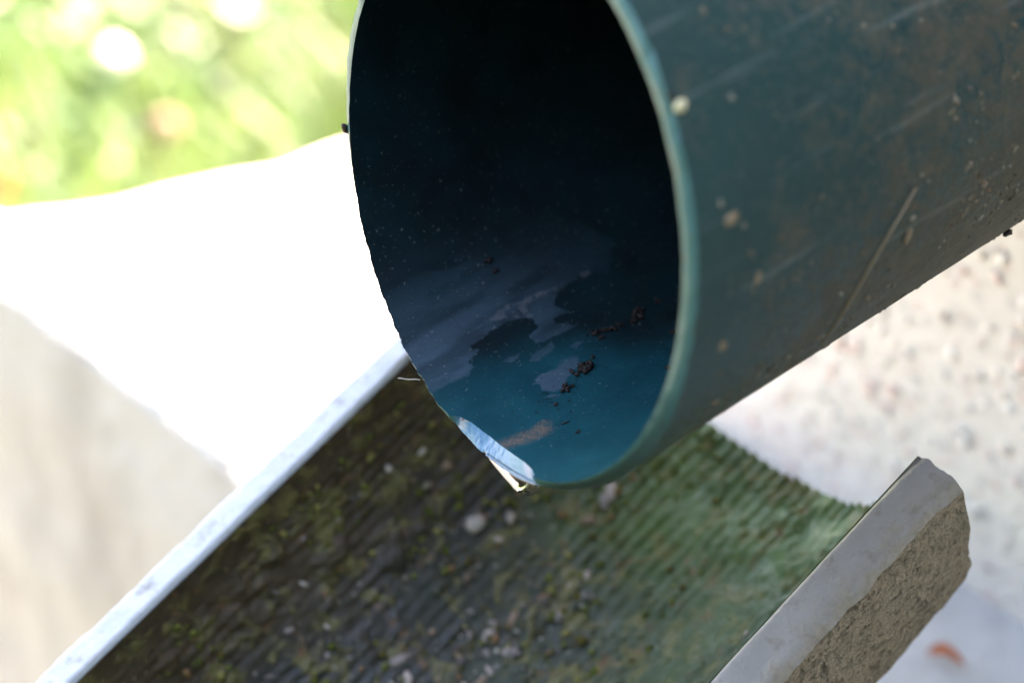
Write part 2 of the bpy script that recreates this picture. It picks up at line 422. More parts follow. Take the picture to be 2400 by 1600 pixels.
WX = 0.030; WYC = -0.100     # wall face, house corner
PX = Vector((0.998767, -0.011344, -0.048331)); PY = Vector((0.011358, 0.999936, 0)); PZ = PX.cross(PY).normalized()
PC = Vector((0.18186, 0.0, 0.2760))
RI, RO = 0.0452, 0.0476
def house():
    t = empty('house_wall', loc=(WX, 0.5, TZ))
    tag(t, 'white pebble-dash house wall with pink and grey stone chips, right of the pipe', 'wall')
    o = np.array([WX, 0.5, TZ])
    # pipe hole centre on the wall plane
    k = (PC.x - WX) / PX.x; hc = PC - PX * k; hy, hz = hc.y, hc.z
    n = 96; H, Y1 = 2.6, 2.2
    ring = []; rect = []
    for i in range(n):
        a = 2 * math.pi * i / n; cy, cz = math.cos(a), math.sin(a)
        ring.append((WX, hy + cy * (RO + .0015), hz + cz * (RO + .0015)))
        m = 1e9
        if cy > 1e-9: m = min(m, (Y1 - hy) / cy)
        if cy < -1e-9: m = min(m, (WYC - hy) / cy)
        if cz > 1e-9: m = min(m, (H - hz) / cz)
        if cz < -1e-9: m = min(m, (TZ - .004 - hz) / cz)
        rect.append((WX, hy + cy * m, hz + cz * m))
    cor = [(WX, WYC, TZ - .004), (WX, Y1, TZ - .004), (WX, Y1, H), (WX, WYC, H)]
    deep = [(WX - .20, y, z) for (x, y, z) in ring]
    V = ring + rect + deep; F = []
    for i in range(n):
        j = (i + 1) % n
        F.append([i, n + i, n + j, j]); F.append([i, j, 2 * n + j, 2 * n + i])
    # corner fillers
    def ang(p): return math.atan2(p[2] - hz, p[1] - hy) % (2 * math.pi)
    for c in cor:
        i = int(ang(c) / (2 * math.pi) * n) % n
        V.append(c); F.append([n + i, len(V) - 1, n + (i + 1) % n])
    V = [tuple(np.array(v) - o) for v in V]
    me = bpy.data.meshes.new('m'); me.from_pydata(V, [], F); me.update()
    wf = obj('wall_face', me, M_RENDER, t)
    # side return, back and top of the house block
    B = -3.0
    q = [(WX, WYC, TZ - .004), (WX, WYC, H), (B, WYC, H), (B, WYC, TZ - .004), (WX, Y1, TZ - .004), (WX, Y1, H), (B, Y1, H), (B, Y1, TZ - .004)]
    me = bpy.data.meshes.new('m')
    me.from_pydata([tuple(np.array(v) - o) for v in q], [], [[0, 1, 2, 3], [4, 7, 6, 5], [1, 5, 6, 2], [3, 2, 6, 7]]); me.update()
    obj('side_wall', me, M_RENDER, t)
    # stone chips on the face
    r = np.random.default_rng(3); sp = .0030
    ys = np.arange(WYC + .003, .42, sp); zs = np.arange(TZ + .001, .44, sp)
    Y, Z = np.meshgrid(ys, zs); Y = Y + (np.arange(len(zs)) % 2)[:, None] * sp * .5
    Y = (Y + r.uniform(-.5, .5, Y.shape) * sp * .9).ravel(); Z = (Z + r.uniform(-.5, .5, Z.shape) * sp * .9).ravel()
    keep = (np.hypot(Y - hy, Z - hz) > RO + .003) & (r.random(len(Y)) < .62); Y, Z = Y[keep], Z[keep]; n = len(Y)
    cent = np.stack([np.full(n, WX) + r.uniform(-.0006, .0006, n), Y, Z], -1) - o
    ax = rand_frames(np.tile([1., 0, 0], (n, 1)) + r.normal(0, .15, (n, 3)) , 4); ax /= np.linalg.norm(ax, axis=1)[:, None, :]
    s = r.uniform(.0007, .0019, n)[:, None] * np.stack([r.uniform(.7, 1.2, n), r.uniform(.6, 1.1, n), r.uniform(.05, .10, n)], -1)
    pal = np.array([(.78, .75, .73), (.74, .71, .69), (.72, .68, .66), (.70, .54, .52), (.60, .41, .39), (.58, .57, .58), (.48, .48, .50), (.68, .62, .55), (.80, .79, .78)])
    pi = r.choice(len(pal), n, p=[.11, .12, .10, .28, .20, .06, .02, .06, .05])
    c = (pal[pi] * .9 + .1 * .8) * r.uniform(.97, 1.10, (n, 1))
    mc = mat_attr('stone_chip', .6, .4, .04, 500); c = c.clip(0, .85)
    yy, zz = Y, Z; vis = (yy > -.02) & (yy < .10) & (zz < .235) & (zz - TZ > -.2 + 1.2 * (yy - .06))
    big = np.zeros(n, bool); order = np.argsort(-(s[:, 0] * s[:, 1]) - 1.0 * vis); big[order[:300]] = True
    me_all = lumps(cent[~big], ax[~big], s[~big], c[~big], .22, 6)
    po = obj('stone_chips', me_all, mc, wf); po['kind'] = 'stuff'
    for q in np.where(big)[0]:
        me = lumps(cent[q:q + 1] * 0, ax[q:q + 1], s[q:q + 1], c[q:q + 1], .22, int(q))
        ch = obj('stone_chip', me, mc, wf); ch.location = tuple(cent[q])
house()

# ------------------------------------------------------------------ drain pipe
PM = Matrix(((PX.x, PY.x, PZ.x, PC.x), (PX.y, PY.y, PZ.y, PC.y), (PX.z, PY.z, PZ.z, PC.z), (0, 0, 0, 1)))
NL = np.array([-0.972868, 0.128955, -0.192089])
def plane_s(ph, R): return -(NL[1] * R * np.sin(ph) - NL[2] * R * np.cos(ph)) / NL[0]
def edge_inner(ph):
    d = np.degrees(ph)
    s = plane_s(ph, RI)
    off = 1 - np.interp(d, [-10, -7, 20, 23], [0, 1, 1, 0])
    s = s + off * .00016 * fbm(P3(d / 3.0, .5), 3, 41)
    jag = np.interp(d, [-75, -45, -25, -9, -4, 12], [0, .35, .5, .45, .25, 0])
    s = s + off * jag * .0009 * fbm(P3(d / 1.7, 2.5), 3, 42)
    f = np.interp(d, [-9.0, -7.2, -4, 2, 9, 15, 19, 21.5, 22.6], [0, .0016, .0026, .0031, .0031, .0028, .0020, .0010, 0])
    return s - f
def edge_outer(ph, jagged=1.0):
    d = np.degrees(ph)
    b = np.interp(d, [-180, -105, -85, -65, -40, -9, 0, 20, 42, 85, 130, 180], [.0006, .0006, .0010, .0020, .0023, .0020, .0017, .0019, .0034, .0012, .0006, .0005])
    s = plane_s(ph, RO) - b
    jag = np.interp(d, [-75, -45, -25, -12, -7, 0, 1.5, 3.5, 6, 24], [0, .4, .8, 1.1, .2, .25, 1.1, .9, .25, 0])
    return s + jagged * jag * .0010 * fbm(P3(d / 1.6, 6.5), 3, 43) + (1 - np.interp(d, [-11, -8, 22, 26], [0, .9, .9, 0])) * .00030 * fbm(P3(d / 2.2, 9.5), 3, 44) - .0004 * sstep(.2, .8, fbm(P3(d / 5.0, 3.1), 2, 45)) * (np.abs(d - 6) > 20)
def cyl(s, ph, R): return np.stack([s, R * np.sin(ph), -R * np.cos(ph)], -1)

FEAT = {
'film': [(0.0012, -50.2), (0.0019, -45.3), (0.0032, -39.8), (0.0042, -33.4), (0.0061, -27.6), (0.0066, -22.7), (0.0085, -16.4), (0.0038, -15.7), (0.0017, -15.6), (-0.0012, -15.0), (-0.0029, -16.3), (-0.0025, -18.3), (-0.0052, -18.7), (-0.0063, -19.2), (-0.0049, -21.1), (-0.0092, -21.9), (-0.0126, -22.3), (-0.016, -21.6), (-0.019, -19.2), (-0.0187, -16.9), (-0.0157, -16.1), (-0.0186, -15.3), (-0.0213, -14.7), (-0.0221, -16.3), (-0.0262, -16.0), (-0.0241, -19.7), (-0.0273, -21.8), (-0.0327, -22.8), (-0.0382, -20.2), (-0.0432, -26.4), (-0.0386, -38.1), (-0.0201, -56.2), (-0.0004, -66.8), (0.006, -66)],
'wet': [(-0.0157, -39.2), (-0.0123, -42.1), (-0.0079, -42.3), (-0.005, -41.9), (-0.0083, -40.3), (-0.012, -38.8)],
'islandB': [(-0.0086, -4.3), (-0.0111, -5.8), (-0.0138, -5.3), (-0.019, -6.0), (-0.0195, -4.1), (-0.0179, -2.2), (-0.0145, -1.6), (-0.0126, 0.8), (-0.0096, 0.4), (-0.0088, -2.1)],
'islandC': [(-0.0066, 0.4), (-0.0087, 0.7), (-0.0103, 1.8), (-0.0087, 1.7)],
'islandD': [(-0.0074, -13.8), (-0.01, -14.0), (-0.0122, -13.3), (-0.0097, -12.5)],
'islandE': [(-0.0118, -10.6), (-0.0138, -11.2), (-0.0184, -12.2), (-0.0178, -10.3), (-0.0132, -9.3)],
'islandF': [(-0.0201, -8.3), (-0.0217, -8.7), (-0.0224, -7.7), (-0.0204, -7.4)],
'islandG': [(-0.0157, -16.1), (-0.0184, -16.0), (-0.0218, -14.8), (-0.025, -12.6), (-0.0225, -12.4), (-0.0173, -12.9), (-0.0151, -13.6)],
'sediment': [(0.0063, 5.4), (0.0026, 7.0), (-0.0004, 7.3), (-0.0028, 6.3), (-0.0021, 10.3), (0.0006, 9.7), (0.0038, 8.7), (0.0065, 6.8)],
'ridge': [(-0.0117, -24.5), (-0.0179, -24.5), (-0.022, -24.2), (-0.0278, -22.8), (-0.0314, -23.3), (-0.0354, -22.1), (-0.0352, -21.8), (-0.0313, -22.6), (-0.0277, -22.1), (-0.022, -23.0), (-0.019, -22.1), (-0.0192, -19.0), (-0.0171, -22.0), (-0.0133, -23.9)],
}
def metric(poly): return [(s, RI * math.radians(d)) for s, d in poly]
pipe = empty('drain_pipe', PM)
tag(pipe, 'dark green plastic drain pipe with a rough sawn open end, dusty outside', 'pipe')
def build_pipe():
    # inner wall, finest where the camera looks in
    deg = np.concatenate([np.arange(-180, -75, 1.5), np.arange(-75, 35, .16), np.arange(35, 180, 1.2)])
    ph = np.radians(deg); dep = np.concatenate([np.arange(0, .052, .00016), np.linspace(.053, .45, 26)])
    sI = edge_inner(ph)
    s = sI[None, :] - dep[:, None]; PH = np.broadcast_to(ph, s.shape)
    U = RI * PH
    wx = .0010 * fbm(P3(s * 420, U * 700), 3, 61); wy = .0008 * fbm(P3(s * 420, U * 700, 7.0), 3, 62)
    sx, uy = s + wx, U + wy
    film = np.zeros(s.shape)
    for k in ('film', 'islandB', 'islandC', 'islandD', 'islandE', 'islandF', 'islandG'):
        d = poly_dist(sx, uy, metric(FEAT[k])); film = np.maximum(film, 1 - sstep(-.0002, .0002, d))
    film *= 1 - .85 * (poly_dist(sx, uy, metric(FEAT['wet'])) < 0)
    film *= .45 + .55 * sstep(-.35, .35, fbm(P3(s * 90, U * 420), 4, 63))
    fade = sstep(math.radians(-50) * RI, math.radians(-14) * RI, U); film *= fade * (1 - .7 * sstep(.010, .036, -s))
    rid = (1 - sstep(-.0004, .0007, poly_dist(sx, uy, metric(FEAT['ridge'])))) * sstep(-.25, .35, fbm(P3(s * 900, U * 900), 3, 64))
    film = np.minimum(1.35, film + .5 * rid)
    sed = 1 - sstep(-.0006, .0016, poly_dist(sx, uy, metric(FEAT['sediment'])))
    sed = .85 * sed * sstep(-.9, .3, fbm(P3(s * 2400, U * 2400), 3, 65))
    sed = np.maximum(sed, .35 * rid)
    # brown specks and hair-thin cracks
    sp = vn(P3(s * 2600, U * 2600), 66)
    zone = np.exp(-((np.degrees(PH) - 4) / 14) ** 2) * sstep(.0, -.004, s - .006)
    dark = sstep(.72, .86, sp) * zone * .8
    cr = np.abs(fbm(P3(s * 130, U * 330), 2, 67)); dark = np.maximum(dark, (1 - sstep(.0, .012, cr)) * .5 * film)
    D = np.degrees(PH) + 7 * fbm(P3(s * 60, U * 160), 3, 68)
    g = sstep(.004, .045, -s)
    lit_band = sstep(-26 + 22 * g, -8 + 24 * g, D) * (1 - sstep(55 - 25 * g, 85 - 25 * g, D))
    shade_mask = (1 - lit_band) * (.82 + .18 * fbm(P3(s * 140, U * 140), 3, 69))  # painted shade: darker up the sides and deeper, brighter floor near the lip
    cols = np.stack([film, sed, dark, shade_mask], -1).reshape(-1, 4)
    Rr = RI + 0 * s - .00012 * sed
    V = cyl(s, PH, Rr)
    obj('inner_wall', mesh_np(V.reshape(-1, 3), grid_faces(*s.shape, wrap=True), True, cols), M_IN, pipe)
    # outer wall
    deg = np.concatenate([np.arange(-180, 30, 1.2), np.arange(30, 160, .5), np.arange(160, 180, 1.2)]); ph = np.radians(deg)
    dep = np.concatenate([np.arange(0, .12, .0006), np.linspace(.122, .45, 16)])
    s = edge_outer(ph)[None, :] - dep[:, None]; PH = np.broadcast_to(ph, s.shape)
    Rr = RO + .00008 * fbm(P3(s * 200, PH * 12), 3, 71)
    ow = obj('outer_wall', mesh_np(cyl(s, PH, Rr).reshape(-1, 3), grid_faces(*s.shape, wrap=True, flip=True)), M_OUT, pipe)
    # cut end (annulus between the two edges), saw-marked facet at the bottom
    deg = np.concatenate([np.arange(-180, -60, .6), np.arange(-60, 40, .1), np.arange(40, 180, .5)]); ph = np.radians(deg)
    a, b = edge_inner(ph), edge_outer(ph); K = 9; rows = []; cols = []
    fac = np.interp(deg, [-9, -7, 20, 22.6], [0, 1, 1, 0])
    for k in range(K):
        t = k / (K - 1)
        R = RI + (RO - RI) * t
        bul = .0003 * math.sin(math.pi * t) * (1 - fac)
        bs = edge_outer(ph, 0.0) * fac + edge_outer(ph, .3) * (1 - fac)
        s = a + (bs - a) * t + bul
        if k == 0: s = a
        if k == K - 1: s = b
        s = s + (0 if k in (0, K - 1) else .00006) * fbm(P3(deg / .8, k * 1.3), 2, 73)
        rows.append(cyl(s, ph, R)); cols.append(np.stack([fac, np.interp(deg, [22, 30, 55, 80], [0, 1, 1, 0]) * sstep(.12, .3, t), 0 * fac], -1))
    V = np.array(rows)
    obj('sawn_rim', mesh_np(V.reshape(-1, 3), grid_faces(K, len(ph), wrap=True, flip=True), True, np.array(cols).reshape(-1, 3)), M_RIM, pipe)
    # end stop deep in the wall
    c = 48; V = [(-.44, RI * 1.02 * math.sin(2 * math.pi * i / c), -RI * 1.02 * math.cos(2 * math.pi * i / c)) for i in range(c)]
    me = bpy.data.meshes.new('m'); me.from_pydata(V, [], [list(range(c))]); me.update(); obj('back_bend', me, M_IN, pipe)
    # dried mud specks stuck on the outside
    r = np.random.default_rng(8); n = 5200
    d = np.where(r.random(n) < .6, r.normal(78, 16, n), r.uniform(35, 150, n)); s = -r.uniform(.0, .11, n)
    keep = r.random(n) < .12 + .88 * sstep(.015, .075, -s) * np.exp(-((d - 72) / 26) ** 2) + .12
    cl = fbm(P3(s * 120, d / 11.), 3, 12); keep &= (cl > -.05) | (r.random(n) < .15)
    s, d = s[keep], d[keep]; ph = np.radians(d); n = len(s)
    nrm = np.stack([0 * ph, np.sin(ph), -np.cos(ph)], -1)
    sz = r.gamma(2.2, .00010, n).clip(.00008, .0008)[:, None] * np.stack([r.uniform(.8, 1.7, n), r.uniform(.6, 1.1, n), r.uniform(.25, .5, n)], -1)
    pal = np.array([(.15, .12, .075), (.21, .175, .12), (.25, .22, .165), (.09, .07, .05), (.19, .11, .06)])
    c = pal[r.choice(5, n, p=[.35, .3, .12, .13, .1])]
    o = obj('mud_specks', lumps(cyl(s, ph, RO), rand_frames(nrm, 3), sz, c, .3, 9), M_CRUST, ow); o['kind'] = 'stuff'
build_pipe()

def on_pipe(s, deg, R):
    p = math.radians(deg); return PM @ Vector((s, R * math.sin(p), -R * math.cos(p)))
def pipe_frame(s, deg, R, inward=False, twist=0):
    p = math.radians(deg); n = (PM.to_3x3() @ Vector((0, math.sin(p), -math.cos(p)))).normalized()
    if inward: n = -n
    t = (PX - n * PX.dot(n)).normalized(); b = n.cross(t)
    m = Matrix((t, b, n)).transposed() @ Matrix.Rotation(twist, 3, 'Z')
    return Matrix.Translation(on_pipe(s, deg, R)) @ m.to_4x4()

# ------------------------------------------------------------------ half-round channel under the pipe
CA = R_(22); CE = Vector((0.1243, -0.0032, 0.2189))
CD = Vector((math.cos(CA), 0, -math.sin(CA))); CY = Vector((0, 1, 0)); CN = Vector((math.sin(CA), 0, math.cos(CA)))
CM = Matrix(((CD.x, CY.x, CN.x, CE.x), (CD.y, CY.y, CN.y, CE.y), (CD.z, CY.z, CN.z, CE.z), (0, 0, 0, 1)))
CH = empty('half_round_channel', CM)
tag(CH, 'half-round fibre-cement channel with mossy ridged inside and pale rims, below the pipe', 'channel')
A_, B_, T_ = .0480, .0410, .0100
def channel():
    vv = np.concatenate([np.arange(0, .17, .00045), np.linspace(.172, 1.40, 60)])
    endw = np.exp(-vv / .006)
    def skin(p, q, v, seed, amp):      # shared rough skin so that seams meet
        w = amp * fbm(P3(v * 90, p * 90, q * 90), 4, seed)
        return w
    # inner lining
    ps = np.linspace(0, math.pi, 300)[None, :]; v = vv[:, None]
    arc = ps * .0445
    wob = .0006 * fbm(P3(v * 45, arc * 60), 3, 3)
    ph = (arc + wob) / .0027 * 2 * math.pi
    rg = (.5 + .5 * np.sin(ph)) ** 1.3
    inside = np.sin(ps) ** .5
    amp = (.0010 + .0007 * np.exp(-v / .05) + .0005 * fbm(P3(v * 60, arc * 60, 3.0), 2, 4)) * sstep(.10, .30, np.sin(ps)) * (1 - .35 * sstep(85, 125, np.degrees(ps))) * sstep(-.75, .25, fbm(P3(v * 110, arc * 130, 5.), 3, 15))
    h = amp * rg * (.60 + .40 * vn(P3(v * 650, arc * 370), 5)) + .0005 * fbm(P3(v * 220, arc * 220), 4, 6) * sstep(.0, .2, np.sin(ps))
    h = h + .0016 * sstep(.1, .7, fbm(P3(v * 110, arc * 110, 9.), 4, 7)) * sstep(.1, .4, np.sin(ps))
    a = A_ - h; b = B_ - h
    V = np.stack([np.broadcast_to(v, h.shape), a * np.cos(ps), -b * np.sin(ps)], -1)
    V[:, :, 0] -= (.0012 * fbm(P3(arc * 90, 2.2), 3, 8) + .0003 * (rg - .5)) * endw[:, None]
    deg = np.degrees(ps)
    n1 = fbm(P3(v * 40, arc * 40), 3, 14)
    alg = sstep(.085, .0, v + .03 * n1) * (1 - sstep(95, 140, deg + 25 * n1)) * (.85 + .3 * n1)
    alg = np.maximum(alg, .75 * (1 - sstep(38, 66, deg + 14 * n1)))
    brn = sstep(128, 168, deg + 20 * n1)
    V_, _ = np.broadcast_arrays(rg, alg + brn)
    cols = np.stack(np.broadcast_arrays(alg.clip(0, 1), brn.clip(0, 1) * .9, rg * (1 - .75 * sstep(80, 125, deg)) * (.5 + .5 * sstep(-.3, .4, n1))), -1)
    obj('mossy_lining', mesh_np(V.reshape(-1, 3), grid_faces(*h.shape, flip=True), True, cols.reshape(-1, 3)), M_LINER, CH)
    # rims: rounded strip from the inner edge to the outer edge
    for side in (1, -1):
        K = 17; prof = []; TT = T_ if side > 0 else T_ * .68
        for k in range(K):
            t = k / (K - 1); p = A_ + TT * t
            q = -.0011 * (max(0, 1 - t / .14) ** 2) - .0016 * (max(0, (t - .8) / .2) ** 2)
            prof.append((p, q))
        P = np.array(prof); pp = P[:, 0][None, :] * side; qq = P[:, 1][None, :] + .0011
        w = .00035 * fbm(P3(vv[:, None] * 120, pp * 120), 4, 31)
        X = np.broadcast_to(vv[:, None], w.shape).copy()
        t = (np.abs(pp) - A_) / TT
        X += (.0010 * sstep(.8, 1., t) + .0008 * fbm(P3(pp * 400, 3.), 3, 35)) * endw[:, None]
        out = sstep(.7, 1, t) * .0006 * fbm(P3(vv[:, None] * 260, 2.), 4, 36)
        V = np.stack([X, np.broadcast_to(pp, w.shape) + out * side, qq + w - .0010 * endw[:, None] - .0011 * (t < .02) + 0 * X], -1)
        V[:, 0 if True else 0, 2] = -.0004
        tc = np.broadcast_to(t if side > 0 else t * .66, w.shape)[..., None].repeat(3, -1)
        o = obj('rim', mesh_np(V.reshape(-1, 3), grid_faces(*w.shape, flip=(side < 0))[:, ::-1], True, tc.reshape(-1, 3)), M_TRIM if side > 0 else M_TRIM_SKY, CH)
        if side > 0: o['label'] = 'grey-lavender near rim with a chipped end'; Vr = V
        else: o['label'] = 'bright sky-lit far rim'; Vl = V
    # outer shell, continuing the two rims
    ps = np.linspace(0, math.pi, 200)[None, :]
    ao, bo = A_ + T_, B_ + T_ * 1.25
    h = .0007 * fbm(P3(v * 110, ps * 6), 4, 51) - .0008 * sstep(.30, .62, fbm(P3(v * 210, ps * 11), 3, 52))
    cs = np.sign(np.cos(ps)) * np.abs(np.cos(ps)) ** .5; sn = np.sin(ps) ** .62
    V = np.stack([np.broadcast_to(v, h.shape).copy(), (ao + h) * cs, -(bo + h) * sn], -1)
    V[:, :, 0] += (.001 + .0016 * fbm(P3(ps * 9, 3.3), 3, 53) + .009 * sstep(.45, .85, sn)) * endw[:, None]
    V[:, 0] = Vr[:, -1]; V[:, -1] = Vl[:, -1]
    for j in range(1, 6):
        f = (1 - j / 6) ** 2
        V[:, j, 1:] = V[:, j, 1:] * (1 - f) + f * np.stack([Vr[:, -1, 1], V[:, j, 2]], -1)
        V[:, -1 - j, 1:] = V[:, -1 - j, 1:] * (1 - f) + f * np.stack([Vl[:, -1, 1], V[:, -1 - j, 2]], -1)
    obj('outer_shell', mesh_np(V.reshape(-1, 3), grid_faces(*h.shape)), M_SHELL, CH)
    Vo = V
    return Vo
Vout = channel()
def channel_end():
    li = [c for c in CH.children if c.name.startswith('mossy_lining')][0].data
    co = np.empty(len(li.vertices) * 3, np.float32); li.vertices.foreach_get('co', co); co = co.reshape(-1, 300, 3)
    for row, nm in ((0, 'end_face'), (-1, 'end_face')):
        a = np.stack([np.interp(np.linspace(0, 1, 200), np.linspace(0, 1, 300), co[row][:, k]) for k in range(3)], -1); b = Vout[row]
        a[0] = co[row][0]; a[-1] = co[row][-1]
        K = 8; rows = []
        for k in range(K):
            t = k / (K - 1); p = a + (b - a) * t
            if 0 < k < K - 1: p[:, 0] += .0008 * fbm(p * 300, 3, 55)
            rows.append(p)
        obj(nm, mesh_np(np.array(rows).reshape(-1, 3), grid_faces(K, 200, flip=(row == 0))), M_SHELL, CH)
channel_end()

# moss cushions and grit lying in the channel
def on_channel(v, deg, lift=0.0):
    p = np.radians(deg); return np.stack([v, (A_ - lift) * np.cos(p), -(B_ - lift) * np.sin(p)], -1)
def channel_nrm(deg):
    p = np.radians(deg); n = np.stack([0 * p, -np.cos(p) / A_, np.sin(p) / B_], -1); return n / np.linalg.norm(n, axis=1)[:, None]
def grit():
    r = np.random.default_rng(21); n = 4200
    v = r.uniform(.0, .17, n); d = r.uniform(35, 172, n)
    cl = fbm(P3(v * 55, d / 13.), 3, 22); keep = (cl > .05) & (d + 18 * cl > 84)
    v, d = v[keep], d[keep]; n = len(v); nr = channel_nrm(d)
    s = r.gamma(2.5, .00017, n).clip(.00015, .0009)[:, None] * np.stack([r.uniform(.8, 1.5, n), r.uniform(.7, 1.1, n), r.uniform(.4, .8, n)], -1)
    pal = np.array([(.07, .08, .016), (.12, .13, .03), (.22, .19, .06), (.09, .07, .02), (.19, .11, .05)])
    c = pal[r.choice(5, n, p=[.3, .25, .15, .2, .1])]
    o = obj('moss_tufts', lumps(on_channel(v, d, .0006), rand_frames(nr, 5), s, c, .35, 23), mat_attr('moss', .95, .1), [k for k in CH.children if k.name.startswith('mossy_lining')][0]); o['kind'] = 'stuff'
    n = 300
    v = np.concatenate([r.normal(.066, .016, n), r.uniform(0.01, .16, 160)]); d = np.concatenate([r.normal(106, 16, n), r.uniform(45, 165, 160)])
    cl = fbm(P3(v * 70, d / 9.), 3, 24); keep = (cl > -.02) & (v > .003) & (d > 30) & (d < 172); v, d = v[keep], d[keep]; n = len(v)
    s = r.gamma(2.0, .00030, n).clip(.0002, .0017)[:, None] * np.stack([r.uniform(.8, 1.7, n), r.uniform(.5, 1.1, n), r.uniform(.22, .4, n)], -1)
    pal = np.array([(.40, .32, .28), (.25, .21, .19), (.28, .19, .13), (.12, .10, .09), (.46, .40, .34), (.24, .12, .06)])
    c = pal[r.choice(6, n, p=[.25, .25, .15, .15, .1, .1])] * r.uniform(.7, 1.1, (n, 1))
    P = on_channel(v, d, .0006); P = (np.array(CM.to_3x3()) @ P.T).T + np.array(CE)
    nr = (np.array(CM.to_3x3()) @ channel_nrm(d).T).T
    o = obj('gravel', lumps(P, rand_frames(nr, 6), s, c, .5, 25), mat_attr('grit', .8, .25))
    tag(o, 'pale grit and small stones washed along the channel floor', 'gravel', kind='stuff')
grit()

# ------------------------------------------------------------------ water drop on the lip
def drop():
    d0, d1 = 3.0, 21.0; nU, nV = 180, 112
    u = np.linspace(-1, 1, nU); V = []
    c = .5 * (d0 + d1)
    for i, uu in enumerate(u):
        ph = np.radians(c + uu * .5 * (d1 - d0)); rad = RO - .0003
        base = np.array(PM @ Vector(tuple(cyl(np.array(float(plane_s(ph, RO)) - .00185), ph, rad))))
        e = max(0., 1 - abs(uu) ** 2.3)
        hd = .0047 * min(1., (uu + 1) / 1.05) ** .75 * max(0., 1 - max(0., (uu - .05) / .95) ** 2.2) ** .6
        hw = .0042
        up = .0003 * e ** .5
        for j in range(nV):
            a = 2 * math.pi * j / nV; x = math.sin(a) * hw; z = -math.cos(a)
            k = e ** .5
            if z < 0:
                q = min(1., -z)
                x = (.0003+.0002*math.sin(math.pi*q)-.0012*q*q) * k if math.sin(a) > 0 else (-.0042*(1-q**1.3)**.7-.0009) * k
                z = z * hd
            else:
                z = z * up; x = .0003 * k if math.sin(a) > 0 else (.0003 - hw * 1.15) * k
                x *= abs(math.sin(a))
            V.append(base + np.array(PX) * x + np.array([0, 0, 1.0]) * z + np.array([0.0, 0, 0]))
    o = Vector(np.mean(V, 0)); V = np.array(V) - np.array(o)
    F = grid_faces(nU, nV, wrap=True)
    vol = np.einsum('ij,ij->i', V[F[:, 0]], np.cross(V[F[:, 1]], V[F[:, 2]])).sum() + np.einsum('ij,ij->i', V[F[:, 0]], np.cross(V[F[:, 2]], V[F[:, 3]])).sum()
    if vol < 0: F = F[:, ::-1]
    me = mesh_np(V, F); ob = obj('water_drop', me, M_WATER); ob.location = o
    tag(ob, 'clear bright water drop hanging from the lower lip of the green pipe', 'water drop')
drop()

# ------------------------------------------------------------------ debris on and in the pipe
CL = [(-0.0178, -0.7, 0.00171), (-0.0113, 1.8, 0.001), (-0.0259, -7.9, 0.00085), (-0.0285, -6.6, 0.0008), (-0.0348, -6.4, 0.00128), (-0.0331, -5.3, 0.00071), (-0.0074, 4.1, 0.0004), (-0.0402, -6.5, 0.00057), (-0.027, 13.6, 0.00071), (-0.0358, 3.8, 0.00063), (-0.0192, -36.5, 0.00071), (-0.0191, -33.8, 0.00063), (-0.031, -6.1, 0.00057), (-0.0038, 16.3, 0.0004), (-0.0259, -5.8, 0.00057)]
def crumb(r, seed):
    q = np.random.default_rng(seed); n = 26
    c = q.normal(0, .5, (n, 3)) * np.array([r * 1.3, r * .75, r * .10]); c[:, 2] = np.abs(c[:, 2])
    nr = q.normal(size=(n, 3)); nr /= np.linalg.norm(nr, axis=1)[:, None]
    sc = q.gamma(3, .11, n).clip(.14, .6)[:, None] * r * np.stack([q.uniform(.7, 1.5, n), q.uniform(.5, 1, n), q.uniform(.4, .8, n)], -1)
    return lumps(c, rand_frames(nr, seed), sc, None, .35, seed)
CLAB = ['largest dark brown dirt crumb on the wet inner floor of the pipe', 'dark dirt crumb just in front of the largest one inside the pipe',
 'leftmost crumb of the dark row lying behind the largest crumb', 'second crumb from the left in the dark row inside the pipe',
 'biggest crumb of the dark row, far back in the pipe', 'small crumb tucked below the biggest one of the dark row',
 'tiny dark crumb nearest the tan silt streak inside the pipe', 'farthest crumb inside the pipe, beyond the dark row',
 'dark crumb low on the inner floor against the near rim', 'dark crumb by the near rim at mid height inside the pipe',
 'upper crumb of the pair on the far inner side of the pipe', 'lower crumb of the pair on the far inner side of the pipe',
 'small crumb between the second and the biggest of the dark row', 'tiny crumb closest to the lip, right of the silt streak',
 'small crumb below the leftmost one of the dark row']
for i, (s, d, r) in enumerate(CL):
    o = obj('dirt_crumb', crumb(r, i + 1), M_DIRT)
    o.matrix_world = pipe_frame(s, d, RI - r * .2, True, .3 * math.sin(i * 2.1))
    tag(o, CLAB[i], 'dirt', 'dirt crumbs inside the pipe')
tw = [on_pipe(-0.0039 - .0016 * k / 4, 10.7 + .8 * k / 4, RI - .0002) for k in range(5)]
o = obj('twig', tube([p - tw[0] for p in tw], [.00008, .00014, .00015, .00012, .00005]), M_DIRT); o.location = tw[0]
tag(o, 'tiny dark twig lying on the teal inner floor near the lip', 'twig')
st = [(-0.0435, 94.2), (-0.0385, 88.4), (-0.0344, 82.1), (-0.0314, 74.5), (-0.0300, 67.5), (-0.0297, 61.0)]
pts = [on_pipe(s, d, RO + .0002) for s, d in st]
o = obj('straw', tube([p - pts[0] for p in pts], [.00022, .00030, .00028, .00026, .0002, .00008], 8), M_STRAW); o.location = pts[0]
tag(o, 'long thin straw stuck slantwise to the dusty outside of the pipe', 'straw')
M_SEED = plain('pale_seed', (0.55, 0.48, 0.28), .5, .15, 600)
o = obj('seed', blob((.0012, .0009, .0008), 31, .12), M_SEED); o.matrix_world = pipe_frame(-.0030, 130.6, RO + .0005, False, .4)
tag(o, 'pale yellow seed stuck by the near rim of the pipe', 'seed')
